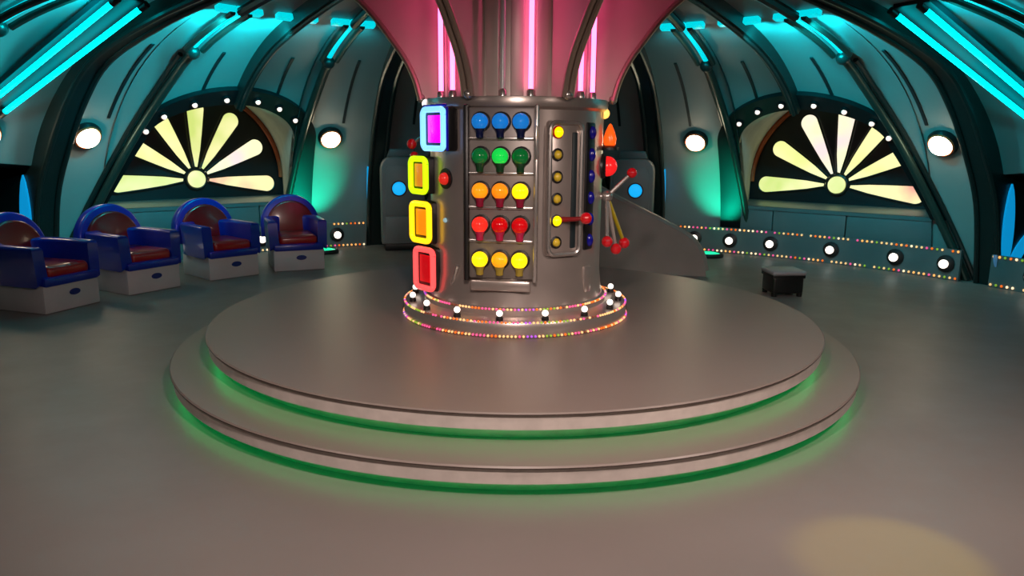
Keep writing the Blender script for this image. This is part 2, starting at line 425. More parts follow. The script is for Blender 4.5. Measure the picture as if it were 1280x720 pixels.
tube_rib(-40, -1, 'slender bronze tube rib crossing the daisy window rim behind the armchairs', fl=8.4); tube_rib(-40, 1, 'slender bronze tube rib over the green uplight behind the end armchair', fl=-3.0)
tube_rib(0, 1, 'tube rib behind the column beside the partition'); tube_rib(0, -1, 'tube rib behind the column beside the cabinet')
tube_rib(80, -1, 'tube rib beyond the cyan neon fixture past the globe skirting', 5.0); tube_rib(-80, 1, 'tube rib beyond the cyan neon fixture over the armchairs', 5.0)

# ---- daisy windows in deep niches
PET = [petal_mat('petal_glass_cream', (250, 244, 176), (236, 242, 150), 1.3), petal_mat('petal_glass_lime', (244, 240, 170), (206, 222, 120), 4.1),
       petal_mat('petal_glass_pale', (252, 250, 200), (250, 225, 225), 7.7), petal_mat('petal_glass_rose', (250, 238, 170), (240, 160, 140), 9.2)]
def window(idx, az, label, who):
    root = tag(empty('window_%d' % idx), label, kind='structure')
    RW = 6.0; SILL = .57
    a = rad(az); o = Vector((sin(a), cos(a), 0)); t = Vector((cos(a), -sin(a), 0))
    def loc(s, r, z): return o * r + t * s + Vector((0, 0, z))
    # arch opening and niche lining
    n = 36; ring = []; wring = []; front = []; outer = []
    g = 1 if az > 0 else -1
    jo = [(JAMB - (JAMB - W_OUT) * k / 6, SILL + (1.30 - SILL) * k / 6) for k in range(7)]; ji = [(-W_IN, SILL + (1.30 - SILL) * k / 6) for k in range(7)]
    up = ji[:]
    for k in range(1, n):
        cc = -cos(pi * k / n); up.append(((W_OUT if cc > 0 else W_IN) * cc, 1.30 + .36 * sin(pi * k / n)))
    up += jo[::-1]
    path = [(u * g, z) for u, z in (up if g > 0 else up[::-1])]
    RA = 1.09; CZ = .80
    m = len(path)
    for i, (d, z) in enumerate(path):
        front.append(pol(az + d, by_z(PROF, z), z))
        fr = i / (m - 1); q = pi - pi * fr
        zz = CZ + RA * 1.0 * sin(q) if 0 < i < m - 1 else SILL
        wring.append(loc(RA * cos(q), RW, max(zz, SILL)))
    vs = []; fs = []
    K = 6
    for i in range(m):
        for k in range(K + 1): vs.append(front[i].lerp(wring[i], k / K))
    for i in range(m - 1):
        for k in range(K): fs.append((i * (K + 1) + k, (i + 1) * (K + 1) + k, (i + 1) * (K + 1) + k + 1, i * (K + 1) + k + 1))
    nv = len(vs); 
    MB().add(vs, fs).build('niche_lining', M['niche'], root, fix=False)
    # sill
    ch = 5.18 * cos(rad(JAMB)); WO = 5.18 * sin(rad(JAMB)); WI = ch * math.tan(rad(W_IN + .3)); sm = [-WI, -.38, .42, WO]; sm = [x * g for x in sm][::g]
    e0, e1 = loc(sm[0], ch - .015, SILL), loc(sm[-1], ch - .015, SILL)
    sv = [e0, e1, loc(RA, RW, SILL), loc(-RA, RW, SILL)]
    MB().add(sv + [v - Vector((0, 0, .04)) for v in sv], [(0, 1, 2, 3), (7, 6, 5, 4), (0, 4, 5, 1), (2, 6, 7, 3), (1, 5, 6, 2), (3, 7, 4, 0)]).build('sill', M['apron'], root, smooth=False)
    # back plate (half round)
    m4 = Matrix((t, o, Vector((0, 0, 1)))).transposed().to_4x4(); m4.translation = o * RW
    out = [(RA * cos(pi * k / 40), CZ + RA * sin(pi * k / 40)) for k in range(41)] + [(-RA, SILL), (RA, SILL)]
    MB().prism(out, 0, .05, m4).build('back_plate', M['plate'], root)
    MB().tube([m4 @ Vector((1.06 * cos(pi * k / 48), -.03, CZ + 1.06 * sin(pi * k / 48))) for k in range(49)], .032, 8).build('rim', M['rimorange'], root, label='copper coloured window rim')
    hub = Vector((0, -.02, .80))
    MB().lathe([(0, -.03), (.085, -.03), (.10, -.02), (.10, .03), (0, .03)], 28, m4 @ Matrix.Translation((0, -.03, .80)) @ Matrix.Rotation(pi / 2, 4, 'X')).build('hub_pane', PET[1], root, label='round yellow lit hub pane')
    MB().tube([m4 @ Vector((.115 * cos(2 * pi * k / 28), -.03, .80 + .115 * sin(2 * pi * k / 28))) for k in range(29)], .016, 6, False).build('hub_ring', M['plate'], root)
    for k, (ang, pm) in enumerate(((-5, 3), (27, 0), (57, 0), (87, 2), (118, 2 if az > 0 else 1), (150, 0), (182, 1))):
        if az < 0: pm = (3, 2, 1, 1, 0, 0, 1)[k]
        L = .97 if ang < 15 or ang > 165 else .93
        ol = petal_outline(L, .108, 8, .15)
        r2 = m4 @ Matrix.Translation((0, -.012, .80)) @ Matrix.Rotation(-rad(ang), 4, 'Y')
        MB().prism(ol, -.02, .012, r2).build('petal_pane', PET[pm], root)
        lp = [r2 @ Vector((u, -.018, v)) for u, v in ol]; lp.append(lp[0])
        MB().tube(lp, .012, 6, False).build('petal_rim', M['plate'], root)
    # arch frame band on the dome with bulbs
    vs = []; fs = []; fpath = [(d, z) for d, z in path if z >= .3]
    if g > 0: fpath = [(-W_IN, .30), (-W_IN, .43)] + fpath
    else: fpath = fpath + [(W_IN, .43), (W_IN, .30)]
    m = len(fpath); bpos = []
    for i, (d, z) in enumerate(fpath):
        if z <= 1.30: do, zo = d + (1.6 if d * g > 0 else 3.0) * (1 if d > 0 else -1), z
        else:
            wd = W_OUT if d * g > 0 else W_IN; q = math.acos(max(-1, min(1, d / wd))); do, zo = (wd + (1.6 if d * g > 0 else 3.0)) * cos(q), 1.30 + .50 * sin(q)
        for off in (-.02, .05):
            n_ = normal_in(z); vs.append(pol(az + d, by_z(PROF, z) + n_[0] * off, z + n_[1] * off))
            n_ = normal_in(zo); vs.append(pol(az + do, by_z(PROF, zo) + n_[0] * off, zo + n_[1] * off))
    for i in range(m - 1):
        b0 = i * 4; b1 = b0 + 4
        for x, y in ((0, 1), (1, 3), (3, 2), (2, 0)): fs.append((b0 + x, b0 + y, b1 + y, b1 + x))
    fs += [(0, 1, 3, 2), ((m - 1) * 4 + 2, (m - 1) * 4 + 3, (m - 1) * 4 + 1, (m - 1) * 4)]
    MB().add(vs, fs).build('arch_frame', M['archm'], root)
    for q in (12, 33, 55, 76, 100, 122, 146, 168):
        d = cos(rad(q)); d *= 10.9 if d * g > 0 else 9.6; z = 1.30 + .42 * sin(rad(q))
        c = offp(az + d, by_z(PROF, z), z, .07)
        bb = MB().ball(c, .026, 12, 8).build('bulb', G['archbulb'], root)
        ax = Vector((0, 0, 0)); n_ = normal_in(z); nv = pol(az + d, n_[0], n_[1]); 
        MB().lathe([(.045, -.025), (.045, -.005), (.03, .0)], 12, frame(c, t, nv)).build('socket', M['dark'], bb)
    # apron panels below
    for s0, s1 in zip(sm, sm[1:]):
        c = loc((s0 + s1) / 2, ch + .02, SILL / 2); mm = Matrix((t, o, Vector((0, 0, 1)))).transposed().to_4x4(); mm.translation = c
        MB().box((0, 0, 0), (s1 - s0 - .012, .05, SILL), mm, .006).build('apron_panel', M['apron'], root)
    c = loc((sm[0] + sm[-1]) / 2, ch + .06, SILL / 2); mm.translation = c
    MB().box((0, 0, 0), (sm[-1] - sm[0], .04, SILL - .01), mm).build('apron_backing', M['slit'], root)
window(1, 40, 'half round daisy window lit yellow, in the bay beyond the black stool', 'stool')
window(2, -40, 'half round daisy window lit yellow, in the bay behind the armchairs', 'chairs')

# ---- skirting with bulbs
def skirting(name, a0, a1, globes, label):
    root = tag(empty(name), label, kind='structure'); n = 30; R = 4.99; vs = []; fs = []
    for i in range(n + 1):
        a = a0 + (a1 - a0) * i / n
        for r, z in ((R, 0), (R, .30), (R + .035, .30), (R + .035, 0)): vs.append(pol(a, r, z))
    for i in range(n):
        for j in range(4): fs.append((i * 4 + j, i * 4 + (j + 1) % 4, (i + 1) * 4 + (j + 1) % 4, (i + 1) * 4 + j))
    fs += [(0, 1, 2, 3), tuple(len(vs) - 1 - j for j in range(4))]
    MB().add(vs, fs).build('board', M['apron'], root)
    for zz in (.025, .285):
        mb = MB(); k = int(rad(abs(a1 - a0)) * R / .05)
        for i in range(k):
            if random.random() < .1: continue
            mb.ball(pol(a0 + (a1 - a0) * (i + .5) / k, R - .008, zz), .0125, 6, 4, random.randrange(7))
        tag(mb.build('bead_lights', BEADW, root), 'string of tiny warm bulbs', kind='stuff')
    for a in globes:
        c = pol(a, R - .045, .155); nv = pol(a, -1, 0)
        g = MB().ball(c, .043, 16, 10).build('globe_bulb', G['bulbw'], root)
        MB().lathe([(.0, -.05), (.085, -.05), (.085, -.035), (.03, -.02)], 16, frame(c, (0, 0, 1), nv)).build('socket', M['dark'], g)
GL = (25.6, 30.4, 35.8, 43.5, 51.2, 56.9)
skirting('baseboard_right', 21.6, 58.4, GL, 'low skirting board edged with tiny lights and white globes below the daisy window by the stool')
skirting('baseboard_left', -58.4, -21.6, [-g for g in GL], 'low skirting board edged with tiny lights and globes behind the armchairs')
skirting('baseboard_far_right', 61.6, 98.4, (66, 73, 80, 87, 94), 'skirting board edged with tiny lights beyond the far pier')
skirting('baseboard_far_left', -98.4, -61.6, (-66, -73, -80, -87, -94), 'skirting board edged with tiny lights in the bay past the armchairs')

# ================================================================== DAIS
dais = tag(empty('stepped_dais'), 'round two-step platform edged with green light under the control column', 'platform')
def disc(R, z0, z1, name, inner):
    lip = .011
    MB().lathe([(0, z1), (R - .006, z1), (R, z1 - .006)], 128).build(name + '_top', M['dais'], dais)
    MB().lathe([(R, z1 - .006), (R, z1 - lip), (R - .012, z1 - lip)], 128).build(name + '_edge_trim', M['daisedge'], dais)
    MB().lathe([(R - .012, z1 - lip), (R - .012, z0 + .064), (R - .03, z0 + .064), (R - .03, z0 + .09), (inner, z0 + .09), (inner, z0)], 128).build(name + '_riser', M['daisrim'], dais)
    t = [(R - .05 + .008 * cos(2 * pi * k / 6), z0 + .078 + .008 * sin(2 * pi * k / 6)) for k in range(7)]
    MB().lathe(t, 128).build(name + '_light_strip', G['green'], dais, label='green light strip under the step edge')
disc(1.948, 0, .138, 'lower_step', 1.85)
disc(1.766, .138, .276, 'upper_step', 1.67)

# ================================================================== CONTROL COLUMN
colm = tag(empty('control_column', (0, 0, .276)), 'round metal control column with coloured bulbs and flared pink neon top', 'column')
COLINV = Matrix.Translation((0, 0, -.276))
def cb(mb, name, m, parent=None, label=None, smooth=True):
    """part of the column, built in world coordinates"""
    for i, v in enumerate(mb.v): mb.v[i] = (v[0], v[1], v[2] - .276)
    return mb.build(name, m, parent or colm, smooth, label)
def fp(phi, r, z, t=0.0, out=0.0):
    """phi measured from the front (-y) towards +x"""
    p = rad(phi); return Vector(((r + out) * sin(p) + t * cos(p), -(r + out) * cos(p) + t * sin(p), z))
def fm(phi, r, z):
    """matrix: local x = tangent (right), local y = into the column, z = up"""
    p = rad(phi); x = Vector((cos(p), sin(p), 0)); y = Vector((-sin(p), cos(p), 0))
    m = Matrix((x, y, Vector((0, 0, 1)))).transposed().to_4x4(); m.translation = fp(phi, r, z); return m
cb(MB().lathe([(.665, .276), (.672, .285), (.672, .352), (.665, .362), (.56, .362), (.545, .37), (.545, .405), (.53, .412), (.50, .412)], 96), 'ring_base', M['column'])
cb(MB().lathe([(.525, .41), (.515, .47), (.505, .56), (.505, 1.46), (.525, 1.475), (.53, 1.50), (.525, 1.525), (.42, 1.53)], 96), 'console_drum', M['column'])
cb(MB().lathe([(.415, 1.5), (.405, 1.8), (.42, 2.2), (.50, 2.56)], 72), 'core', M['core'])
# flat pilaster strips on the core
for ph in range(0, 360, 60):
    for d in (-18, 0, 18):
        m4 = fm(ph + d, .41, 2.03)
        mb = MB().box((0, 0, 0), (.07, .03, 1.0), m4, .006); cb(mb, 'core_strip', M['core'])
FIN = catmull([(.545, 1.525), (.585, 1.66), (.675, 1.815), (.885, 2.065), (1.22, 2.30), (1.70, 2.52)], 8)
fin_angles = (-88, -27, 28, 89, 150, -149)
for ph in fin_angles:
    vs = []; fs = []
    for r, z in FIN:
        vs += [fp(ph, .39, z, -.014), fp(ph, r, z, -.014), fp(ph, r, z, .014), fp(ph, .39, z, .014)]
    for i in range(len(FIN) - 1):
        for j in range(4): fs.append((i * 4 + j, i * 4 + (j + 1) % 4, (i + 1) * 4 + (j + 1) % 4, (i + 1) * 4 + j))
    fs += [(0, 1, 2, 3), tuple(len(vs) - 1 - j for j in range(4))]
    f = cb(MB().add(vs, fs), 'fin', M['fin'])
    e = MB()
    for tt in (-.02, .02): e.tube([fp(ph, r + .012, z, tt) for r, z in FIN], .017, 8)
    cb(e, 'edge_moulding', M['finedge'], f)
    cb(MB().ball(fp(ph, .555, 1.535), .028, 12, 8), 'foot_cap', M['steel'], f)
tubes = [(-66, 1), (-49, 1), (-9.3, 0), (9, 1), (48, 1), (65, 1), (110, 1), (128, 1), (171, 1), (189, 1), (-128, 1), (-110, 1)]
for ph, lit in tubes:
    tb = cb(MB().tube([fp(ph, .462, 1.535), fp(ph, .462, 2.5)], .0135, 10), 'neon_tube', G['pink'] if lit else G['offtube'], label='pink neon tube' if lit else 'unlit white tube')
    cb(MB().lathe([(.022, 0), (.022, .03), (.014, .04)], 12, Matrix.Translation(fp(ph, .462, 1.525))), 'tube_cap', M['steel'], tb)
# bead strings and globes on the ring
def beads(R, z, sp, r):
    mb = MB(); k = int(2 * pi * R / sp)
    for i in range(k):
        c = int((i / k) * 23) ; mi = random.choice([[0, 0, 1], [1, 0, 2], [0, 2, 4], [0, 3, 1], [2, 0, 5]][c % 5])
        mb.ball((R * cos(2 * pi * i / k), R * sin(2 * pi * i / k), z), r, 6, 4, mi)
    tag(cb(mb, 'bead_lights', BEAD), 'string of tiny coloured bulbs', kind='stuff')
beads(.674, .287, .021, .007); beads(.668, .360, .021, .007); beads(.549, .404, .020, .007)
for k in range(16):
    ph = -7.5 + 22.5 * k
    g = cb(MB().ball(fp(ph, .625, .400), .0175, 14, 8), 'globe_bulb', G['bulbw'])
    cb(MB().lathe([(.02, 0), (.02, .018), (.012, .026)], 12, Matrix.Translation(fp(ph, .625, .360))), 'socket', M['dark'], g)
# bulb board: five rows of three lamps
PH = -8.7; m4 = fm(PH, .497, 0)
bd = cb(MB().box((0, 0, 1.018), (.355, .05, .905), m4, .012), 'bulb_board', M['greyp'])
for z in (1.31, 1.13, .95, .772): cb(MB().box((0, -.03, z), (.345, .016, .016), m4, .004), 'divider_bar', M['steel'], bd)
cb(MB().box((-.185, -.012, 1.018), (.028, .07, .93), m4, .01), 'side_rail', M['dark'], bd)
cb(MB().box((.186, -.02, 1.018), (.022, .05, .93), m4, .008), 'side_rail', M['steel'], bd)
cb(MB().box((.186, -.05, 1.29), (.014, .02, .17), m4, .006), 'glint_strip', M['steel'], bd)  # pale strip added in place of a glint on the steel rail
cb(MB().box((0, -.03, .53), (.33, .03, .06), m4, .012), 'lower_ledge', M['column'], bd)
rows = [(1.395, [((20, 120, 210), .55)] * 3, (12, 20, 60)),
        (1.219, [((10, 110, 50), .28), ((20, 200, 70), .75), ((10, 105, 45), .28)], (20, 60, 34)),
        (1.039, [((255, 150, 20), .7), ((250, 140, 20), .6), ((255, 205, 10), 1.3)], (130, 20, 50)),
        (.861, [((235, 40, 30), .95), ((190, 8, 14), .45), ((190, 10, 16), .45)], (170, 30, 70)),
        (.675, [((255, 220, 10), 1.3), ((240, 160, 20), .75), ((255, 220, 10), 1.35)], (150, 130, 50))]
for i, (z, cs, nk) in enumerate(rows):
    for j, (c, e) in enumerate(cs):
        m = glow('bulb_glass_%d_%d' % (i, j), c, e, rough=.12)
        x = (j - 1) * .107
        bl = cb(MB().ball(m4 @ Vector((x, -.065, z)), .043, 18, 11), 'indicator_bulb', m, bd)
        cb(MB().lathe([(.012, -.085), (.02, -.08), (.02, -.055), (.028, -.036), (.022, -.03)], 14, m4 @ Matrix.Translation((x, -.062, z))), 'bulb_neck', mat('neck_%d' % i, nk, .25), bl)
        cb(MB().lathe([(.052, .0), (.052, .012), (.044, .016), (.04, .0)], 20, m4 @ Matrix.Translation((x, -.024, z)) @ Matrix.Rotation(pi / 2, 4, 'X')), 'collar', M['dark'], bl)
# framed switch panel with yellow buttons
PH = 30; m4 = fm(PH, .495, 0)
sp = cb(MB().box((0, 0, 1.045), (.215, .05, .72), m4, .02), 'switch_panel', M['column'])
def rrect(w, h, r, n=6):
    p = []
    for cx, cy, a in ((w / 2 - r, h / 2 - r, 0), (-w / 2 + r, h / 2 - r, 90), (-w / 2 + r, -h / 2 + r, 180), (w / 2 - r, -h / 2 + r, 270)):
        for k in range(n + 1):
            q = rad(a + 90 * k / n); p.append((cx + r * cos(q), cy + r * sin(q)))
    return p
lp = [m4 @ Vector((u, -.03, 1.045 + v)) for u, v in rrect(.20, .70, .04)]; lp.append(lp[0])
cb(MB().tube(lp, .013, 8, False), 'panel_frame', M['steel'], sp)
cb(MB().box((.058, -.022, 1.035), (.034, .02, .62), m4, .006), 'slot', M['slit'], sp)
for k in range(6):
    z = 1.345 - .1165 * k; br = k in (0, 4)
    bt = cb(MB().ball(m4 @ Vector((-.052, -.03, z)), .024 if not br else .029, 14, 8), 'button', glow('yellow_on', (255, 220, 0), 1.1) if br else mat('yellow_off', (205, 175, 50), .2), sp)
    cb(MB().lathe([(.034, 0), (.034, .01), (.026, .014)], 16, m4 @ Matrix.Translation((-.052, -.024, z)) @ Matrix.Rotation(pi / 2, 4, 'X')), 'collar', M['dark'] if k else M['redgloss'], bt)
lv = cb(MB().tube([m4 @ Vector((-.02, -.03, .885)), m4 @ Vector((.02, -.085, .89)), m4 @ Vector((.065, -.125, .897))], [.016, .013, .011], 10), 'lever', mat('dark_red_arm', (120, 16, 20), .3))
cb(MB().ball(m4 @ Vector((.07, -.13, .897)), .032, 16, 10), 'lever_knob', M['redgloss'], lv)
# column of dark blue oval buttons
m4 = fm(53, .50, 0)
bp = cb(MB().box((0, 0, 1.05), (.09, .03, .70), m4, .012), 'button_strip', M['dark'])
for k in range(6):
    cb(MB().ball(m4 @ Vector((0, -.018, 1.345 - .118 * k)), .03, 14, 8, 0, (.75, .6, 1.2)), 'oval_button', mat('navy_oval', (16, 14, 130), .2), bp)
cb(MB().box((0, -.002, .53), (.08, .03, .16), m4, .012), 'foot_plate', M['column'])
# right flank fittings
def bulb_on(phi, r, z, rad_, m, name, sz=1.0):
    g = cb(MB().ball(fp(phi, r, z), rad_, 16, 10, 0, (1, 1, sz)), name, m)
    p = rad(phi); nv = Vector((sin(p), -cos(p), 0))
    cb(MB().lathe([(rad_ * 1.25, -rad_ * 1.2), (rad_ * 1.25, -rad_ * .4), (rad_ * .9, 0)], 18, frame(fp(phi, r, z), (0, 0, 1), nv)), 'collar', M['dark'], g)
    return g
bulb_on(79, .51, 1.454, .030, glow('amber_small', (255, 190, 90), 1.6), 'amber_bulb')
bulb_on(80, .535, 1.157, .058, glow('red_dome', (235, 30, 32), .75), 'red_dome_lamp')
fl_ = cb(MB().lathe([(.012, -.06), (.034, -.045), (.038, -.01), (.026, .03), (.01, .066), (0.0, .075)], 16, Matrix.Translation(fp(80, .545, 1.325))), 'flame_lamp', glow('flame_orange', (255, 90, 20), .9))
cb(MB().lathe([(.05, -.075), (.05, -.06), (.03, -.05)], 14, Matrix.Translation(fp(80, .545, 1.325))), 'lamp_seat', M['dark'], fl_)
cb(MB().tube([fp(80, .50, 1.26), fp(80, .545, 1.262)], .012, 8), 'lamp_bracket', M['dark'], fl_)
MT = fp(78, .54, .985)
mt = cb(MB().ball(MT, .034, 14, 8), 'lever_pivot', M['steel'])
cb(MB().tube([fp(78, .49, .985), MT], .02, 10), 'pivot_stem', M['steel'], mt)
for end, m in ((Vector((.67, -.10, 1.121)), M['steel']), (Vector((.525, -.22, .735)), M['steel']), (Vector((.585, -.16, .685)), M['column']), (Vector((.64, -.10, .712)), M['yellowarm'])):
    l = cb(MB().tube([MT, end], [.013, .010], 8), 'lever', m)
    cb(MB().ball(end, .033 if end.z < 1 else .03, 16, 10), 'lever_knob', M['redgloss'], l)
# left flank neon framed signs
def sign(phi, r, z, wd, h, cframe, efr, cin, ein, name, turn=0):
    m4 = fm(phi, r, z) @ Matrix.Rotation(rad(turn), 4, 'Z')
    s = cb(MB().box((0, .04, 0), (wd, .10, h), m4, .02), name, M['dark'])
    lp = [m4 @ Vector((u, -.022, v)) for u, v in rrect(wd * .86, h * .88, .03)]; lp.append(lp[0])
    cb(MB().tube(lp, .017, 8, False), 'neon_border', glow(name + '_border', cframe, efr), s)
    cb(MB().box((0, -.012, 0), (wd * .52, .012, h * .62), m4, .004), 'screen', glow(name + '_screen', cin, ein), s)
    return s
sg = sign(-53, .545, 1.357, .25, .235, (120, 190, 255), 1.5, (225, 0, 235), 1.5, 'magenta_sign')
for s_ in (-1, 1): cb(MB().box((s_ * .128, -.012, 0), (.014, .012, .23), fm(-53, .545, 1.357), .005), 'blue_edge_trim', mat('sign_glow_blue', (30, 24, 200), .2), sg)  # unlit bars coloured blue to stand for the glow round the sign
cb(MB().box((0, -.012, .124), (.24, .012, .014), fm(-53, .545, 1.357), .005), 'blue_edge_trim', mat('sign_glow_blue', (30, 24, 200), .2), sg)  # top bar, same painted blue glow
sign(-74, .565, 1.10, .18, .21, (190, 235, 10), 1.2, (200, 120, 30), .9, 'lime_sign', 24)
sign(-72, .56, .833, .20, .24, (255, 205, 20), 1.3, (235, 130, 10), .9, 'yellow_sign', 24)
sign(-68, .55, .567, .20, .255, (255, 80, 80), 1.2, (190, 10, 20), .6, 'red_sign', 20)
rbn = bulb_on(-50, .515, 1.09, .034, glow('red_small', (210, 40, 30), .6), 'red_button')
cb(MB().lathe([(.0, .0), (.056, .0), (.06, -.02), (.04, -.03)], 24, frame(fp(-50, .512, 1.09), (0, 0, 1), fp(-50, 1, 0))), 'button_plate', M['dark'], rbn)
bulb_on(-50.5, .508, .86, .014, glow('cool_small', (150, 190, 200), .4), 'pilot_light')
bulb_on(-79, .525, 1.50, .026, glow('white_small', (255, 240, 240), 1.6), 'white_bulb')
l = cb(MB().tube([fp(-72, .50, 1.36), Vector((-.608, -.05, 1.274))], .009, 8), 'lever', M['steel'])
cb(MB().ball((-.608, -.06, 1.274), .03, 14, 8), 'lever_knob', M['redgloss'], l)
l = cb(MB().tube([fp(-76, .50, 1.19), fp(-88, .60, 1.205)], .012, 8), 'lever', M['steel'])
cb(MB().ball(fp(-88, .60, 1.205), .026, 14, 8), 'lever_knob', M['redgloss'], l)
l = cb(MB().tube([fp(-45, .50, .50), fp(-38, .52, .62)], .012, 8), 'strut', M['steel'])

# ================================================================== ARMCHAIRS
def make_chair():
    root = empty('armchair')
    MB().box((0, .02, .105), (.49, .56, .21), None, .012).build('plinth', M['white'], root)
    MB().lathe([(0, .004), (.045, .004), (.05, 0)], 20, Matrix.Translation((.02, -.261, .13)) @ Matrix.Rotation(pi / 2, 4, 'X') @ Matrix.Diagonal((1, .5, 1, 1))).build('emblem', M['navy'], root, label='small blue oval emblem')
    # tub: U shaped wall
    def U(hw, yb, yf, n=14, e=2.6):
        p = [(-hw, yf)]
        yc = yb - .32
        for k in range(n + 1):
            q = pi - pi * k / n
            cx = abs(cos(q)) ** (2 / e) * (1 if cos(q) >= 0 else -1); sy = abs(sin(q)) ** (2 / e)
            p.append((hw * cx, yc + .32 * sy))
        p.append((hw, yf)); return p
    o = U(.275, .40, -.25); i_ = U(.185, .29, -.25)
    ot = U(.285, .415, -.235); it = U(.195, .30, -.235)
    bm = bmesh.new(); Ls = []
    def hz(y): return .50 + .02 * max(0, y)
    for pts, z in ((o, .20), (ot, .50), (it, .50), (i_, .24)): Ls.append([bm.verts.new((x, y, z)) for x, y in pts])
    n = len(o)
    for a, b in ((0, 1), (1, 2), (2, 3), (3, 0)):
        for k in range(n - 1): bm.faces.new((Ls[a][k], Ls[a][k + 1], Ls[b][k + 1], Ls[b][k]))
    bm.faces.new((Ls[0][0], Ls[1][0], Ls[2][0], Ls[3][0])); bm.faces.new((Ls[0][-1], Ls[3][-1], Ls[2][-1], Ls[1][-1]))
    bmesh.ops.recalc_face_normals(bm, faces=bm.faces[:])
    ed = [e for e in bm.edges if all(v.co.z > .45 for v in e.verts) and (e.is_manifold and e.calc_face_angle(0) > .6)] + \
         [e for e in bm.edges if all(v.co.y < -.24 for v in e.verts) and e.calc_face_angle(0) > .6]
    bmesh.ops.bevel(bm, geom=list(set(ed)), offset=.028, segments=3, affect='EDGES', profile=.5)
    bm.verts.index_update()
    MB().add([v.co.copy() for v in bm.verts], [[v.index for v in f.verts] for f in bm.faces]).build('tub_arms', M['blue'], root); bm.free()
    MB().box((0, 0, .235), (.48, .56, .07), None, .02).build('seat_pan', M['blue'], root)
    MB().box((0, -.01, .30), (.37, .49, .10), None, .04, seg=4).build('seat_cushion', M['red'], root)
    # round topped back
    tilt = Matrix.Translation((0, .34, .40)) @ Matrix.Rotation(rad(-6), 4, 'X')
    R = .30
    out = [(R * cos(pi * k / 30), .315 * sin(pi * k / 30)) for k in range(31)]; out = out[:]+[(-R, -.12), (R, -.12)]
    MB().prism(out, -.05, .06, tilt, .022, seg=3).build('backrest', M['blue'], root)
    R = .24
    out = [(R * cos(pi * k / 26), .25 * sin(pi * k / 26)) for k in range(27)] + [(-R, -.1), (R, -.1)]
    MB().prism(out, -.085, -.03, tilt, .022, seg=3).build('back_pad', M['red'], root)
    return root
def copy_tree(o, parent=None):
    c = o.copy(); COL.objects.link(c); c.parent = parent
    for ch in o.children: copy_tree(ch, c)
    return c
ch0 = make_chair()
CH = [(-71.7, 3.83, 'blue tub armchair with red cushion at the row end beside the blue lens pier'),
      (-59.7, 3.83, 'blue tub armchair with red cushion, second along the row from the pier end'),
      (-47.1, 3.86, 'blue tub armchair with red cushion, second along the row from the lit globe bulb'),
      (-35.9, 3.84, 'blue tub armchair with red cushion at the row end beside the lit globe bulb')]
for k, (az, r, lb) in enumerate(CH):
    c = ch0 if k == 0 else copy_tree(ch0)
    c.location = pol(az, r, 0); 
    c.rotation_euler = (0, 0, -rad(az) - (rad(12) if k == 3 else 0))      # local -y faces the column
    tag(c, lb, 'armchair', 'blue tub armchairs along the wall')

# ================================================================== CABINETS, PARTITION, STOOL
def cabinet(az, r, label):
    p = pol(az, r, 0); root = tag(empty('rounded_cabinet', p, -rad(az) * .8), label, 'cabinet', 'grey cabinets behind the column')
    MB().box((0, -.02, .04), (.44, .26, .08), None, .008).build('plinth', M['dark'], root)
    ol = [(-.25, .08), (.25, .08), (.25, .95)] + [(.25 - .12 * (1 - cos(rad(q))), .95 + .14 * sin(rad(q))) for q in range(15, 91, 15)]
    ol += [(-x, z) for x, z in reversed(ol[3:])] + [(-.25, .95)]
    MB().prism(ol, -.18, .12, None, .02, seg=3).build('body', M['pod'], root)
    MB().prism([(-.17, 1.09), (.17, 1.09), (.14, 1.18), (-.14, 1.18)], -.13, .06, None, .015).build('cap', M['apron'], root)
    d = MB().prism([(-.21, .42), (.21, .42), (.21, .9), (.16, 1.0), (-.16, 1.0), (-.21, .9)], -.192, -.17, None, .006).build('upper_door', M['pod'], root)
    MB().prism([(-.21, .13), (.21, .13), (.21, .40), (-.21, .40)], -.192, -.17, None, .006).build('lower_door', M['pod'], root)
    MB().lathe([(0, .02), (.06, .018), (.078, 0)], 24, Matrix.Translation((-.05 if az < 0 else .05, -.192, .73)) @ Matrix.Rotation(pi / 2, 4, 'X')).build('round_light', G['podblue'], d, label='round blue light')
    MB().lathe([(.078, 0), (.092, 0), (.092, .014), (.078, .014)], 24, Matrix.Translation((-.05 if az < 0 else .05, -.192, .73)) @ Matrix.Rotation(pi / 2, 4, 'X')).build('light_bezel', M['dark'], d)
cabinet(-16.9, 4.66, 'grey round-shouldered cabinet with blue round light on the armchair side of column')
cabinet(17.2, 4.66, 'grey round-shouldered cabinet with blue round light behind the sloping partition')
pa = tag(empty('partition', (1.1, 2.9, 0)), 'low grey partition with a curved sloping top behind the column', 'partition')
tp = catmull([(-.85, .98), (-.5, .93), (-.12, .735), (.36, .50), (.62, .35), (.735, .17), (.77, 0)], 8)
n = len(tp); vs = []
def bend(x): return -.10 * (x / .8) ** 2
fs = []
for x, z in tp:
    for y in (-.05, .05): vs += [(x, y + bend(x), 0), (x, y + bend(x), max(z, .001))]
for i in range(n - 1):
    for j in ((0, 1), (1, 3), (3, 2), (2, 0)): fs.append((i * 4 + j[0], i * 4 + j[1], i * 4 + 4 + j[1], i * 4 + 4 + j[0]))
fs += [(0, 1, 3, 2), (4 * n - 2, 4 * n - 1, 4 * n - 3, 4 * n - 4)]
MB().add(vs, fs).build('panel', M['part'], pa)
MB().tube([(x, bend(x), z + .002) for x, z in tp[:-3]], .045, 8).build('top_moulding', M['part'], pa)
st = tag(empty('stool', (2.325, 1.93, 0), rad(4)), 'small low black stool with pale grey seat on the floor past the platform', 'stool')
MB().box((0, 0, .205), (.30, .28, .04), None, .018, seg=3).build('seat', M['stooltop'], st)
MB().box((0, 0, .175), (.285, .265, .028), None, .006).build('seat_band', M['dark'], st)
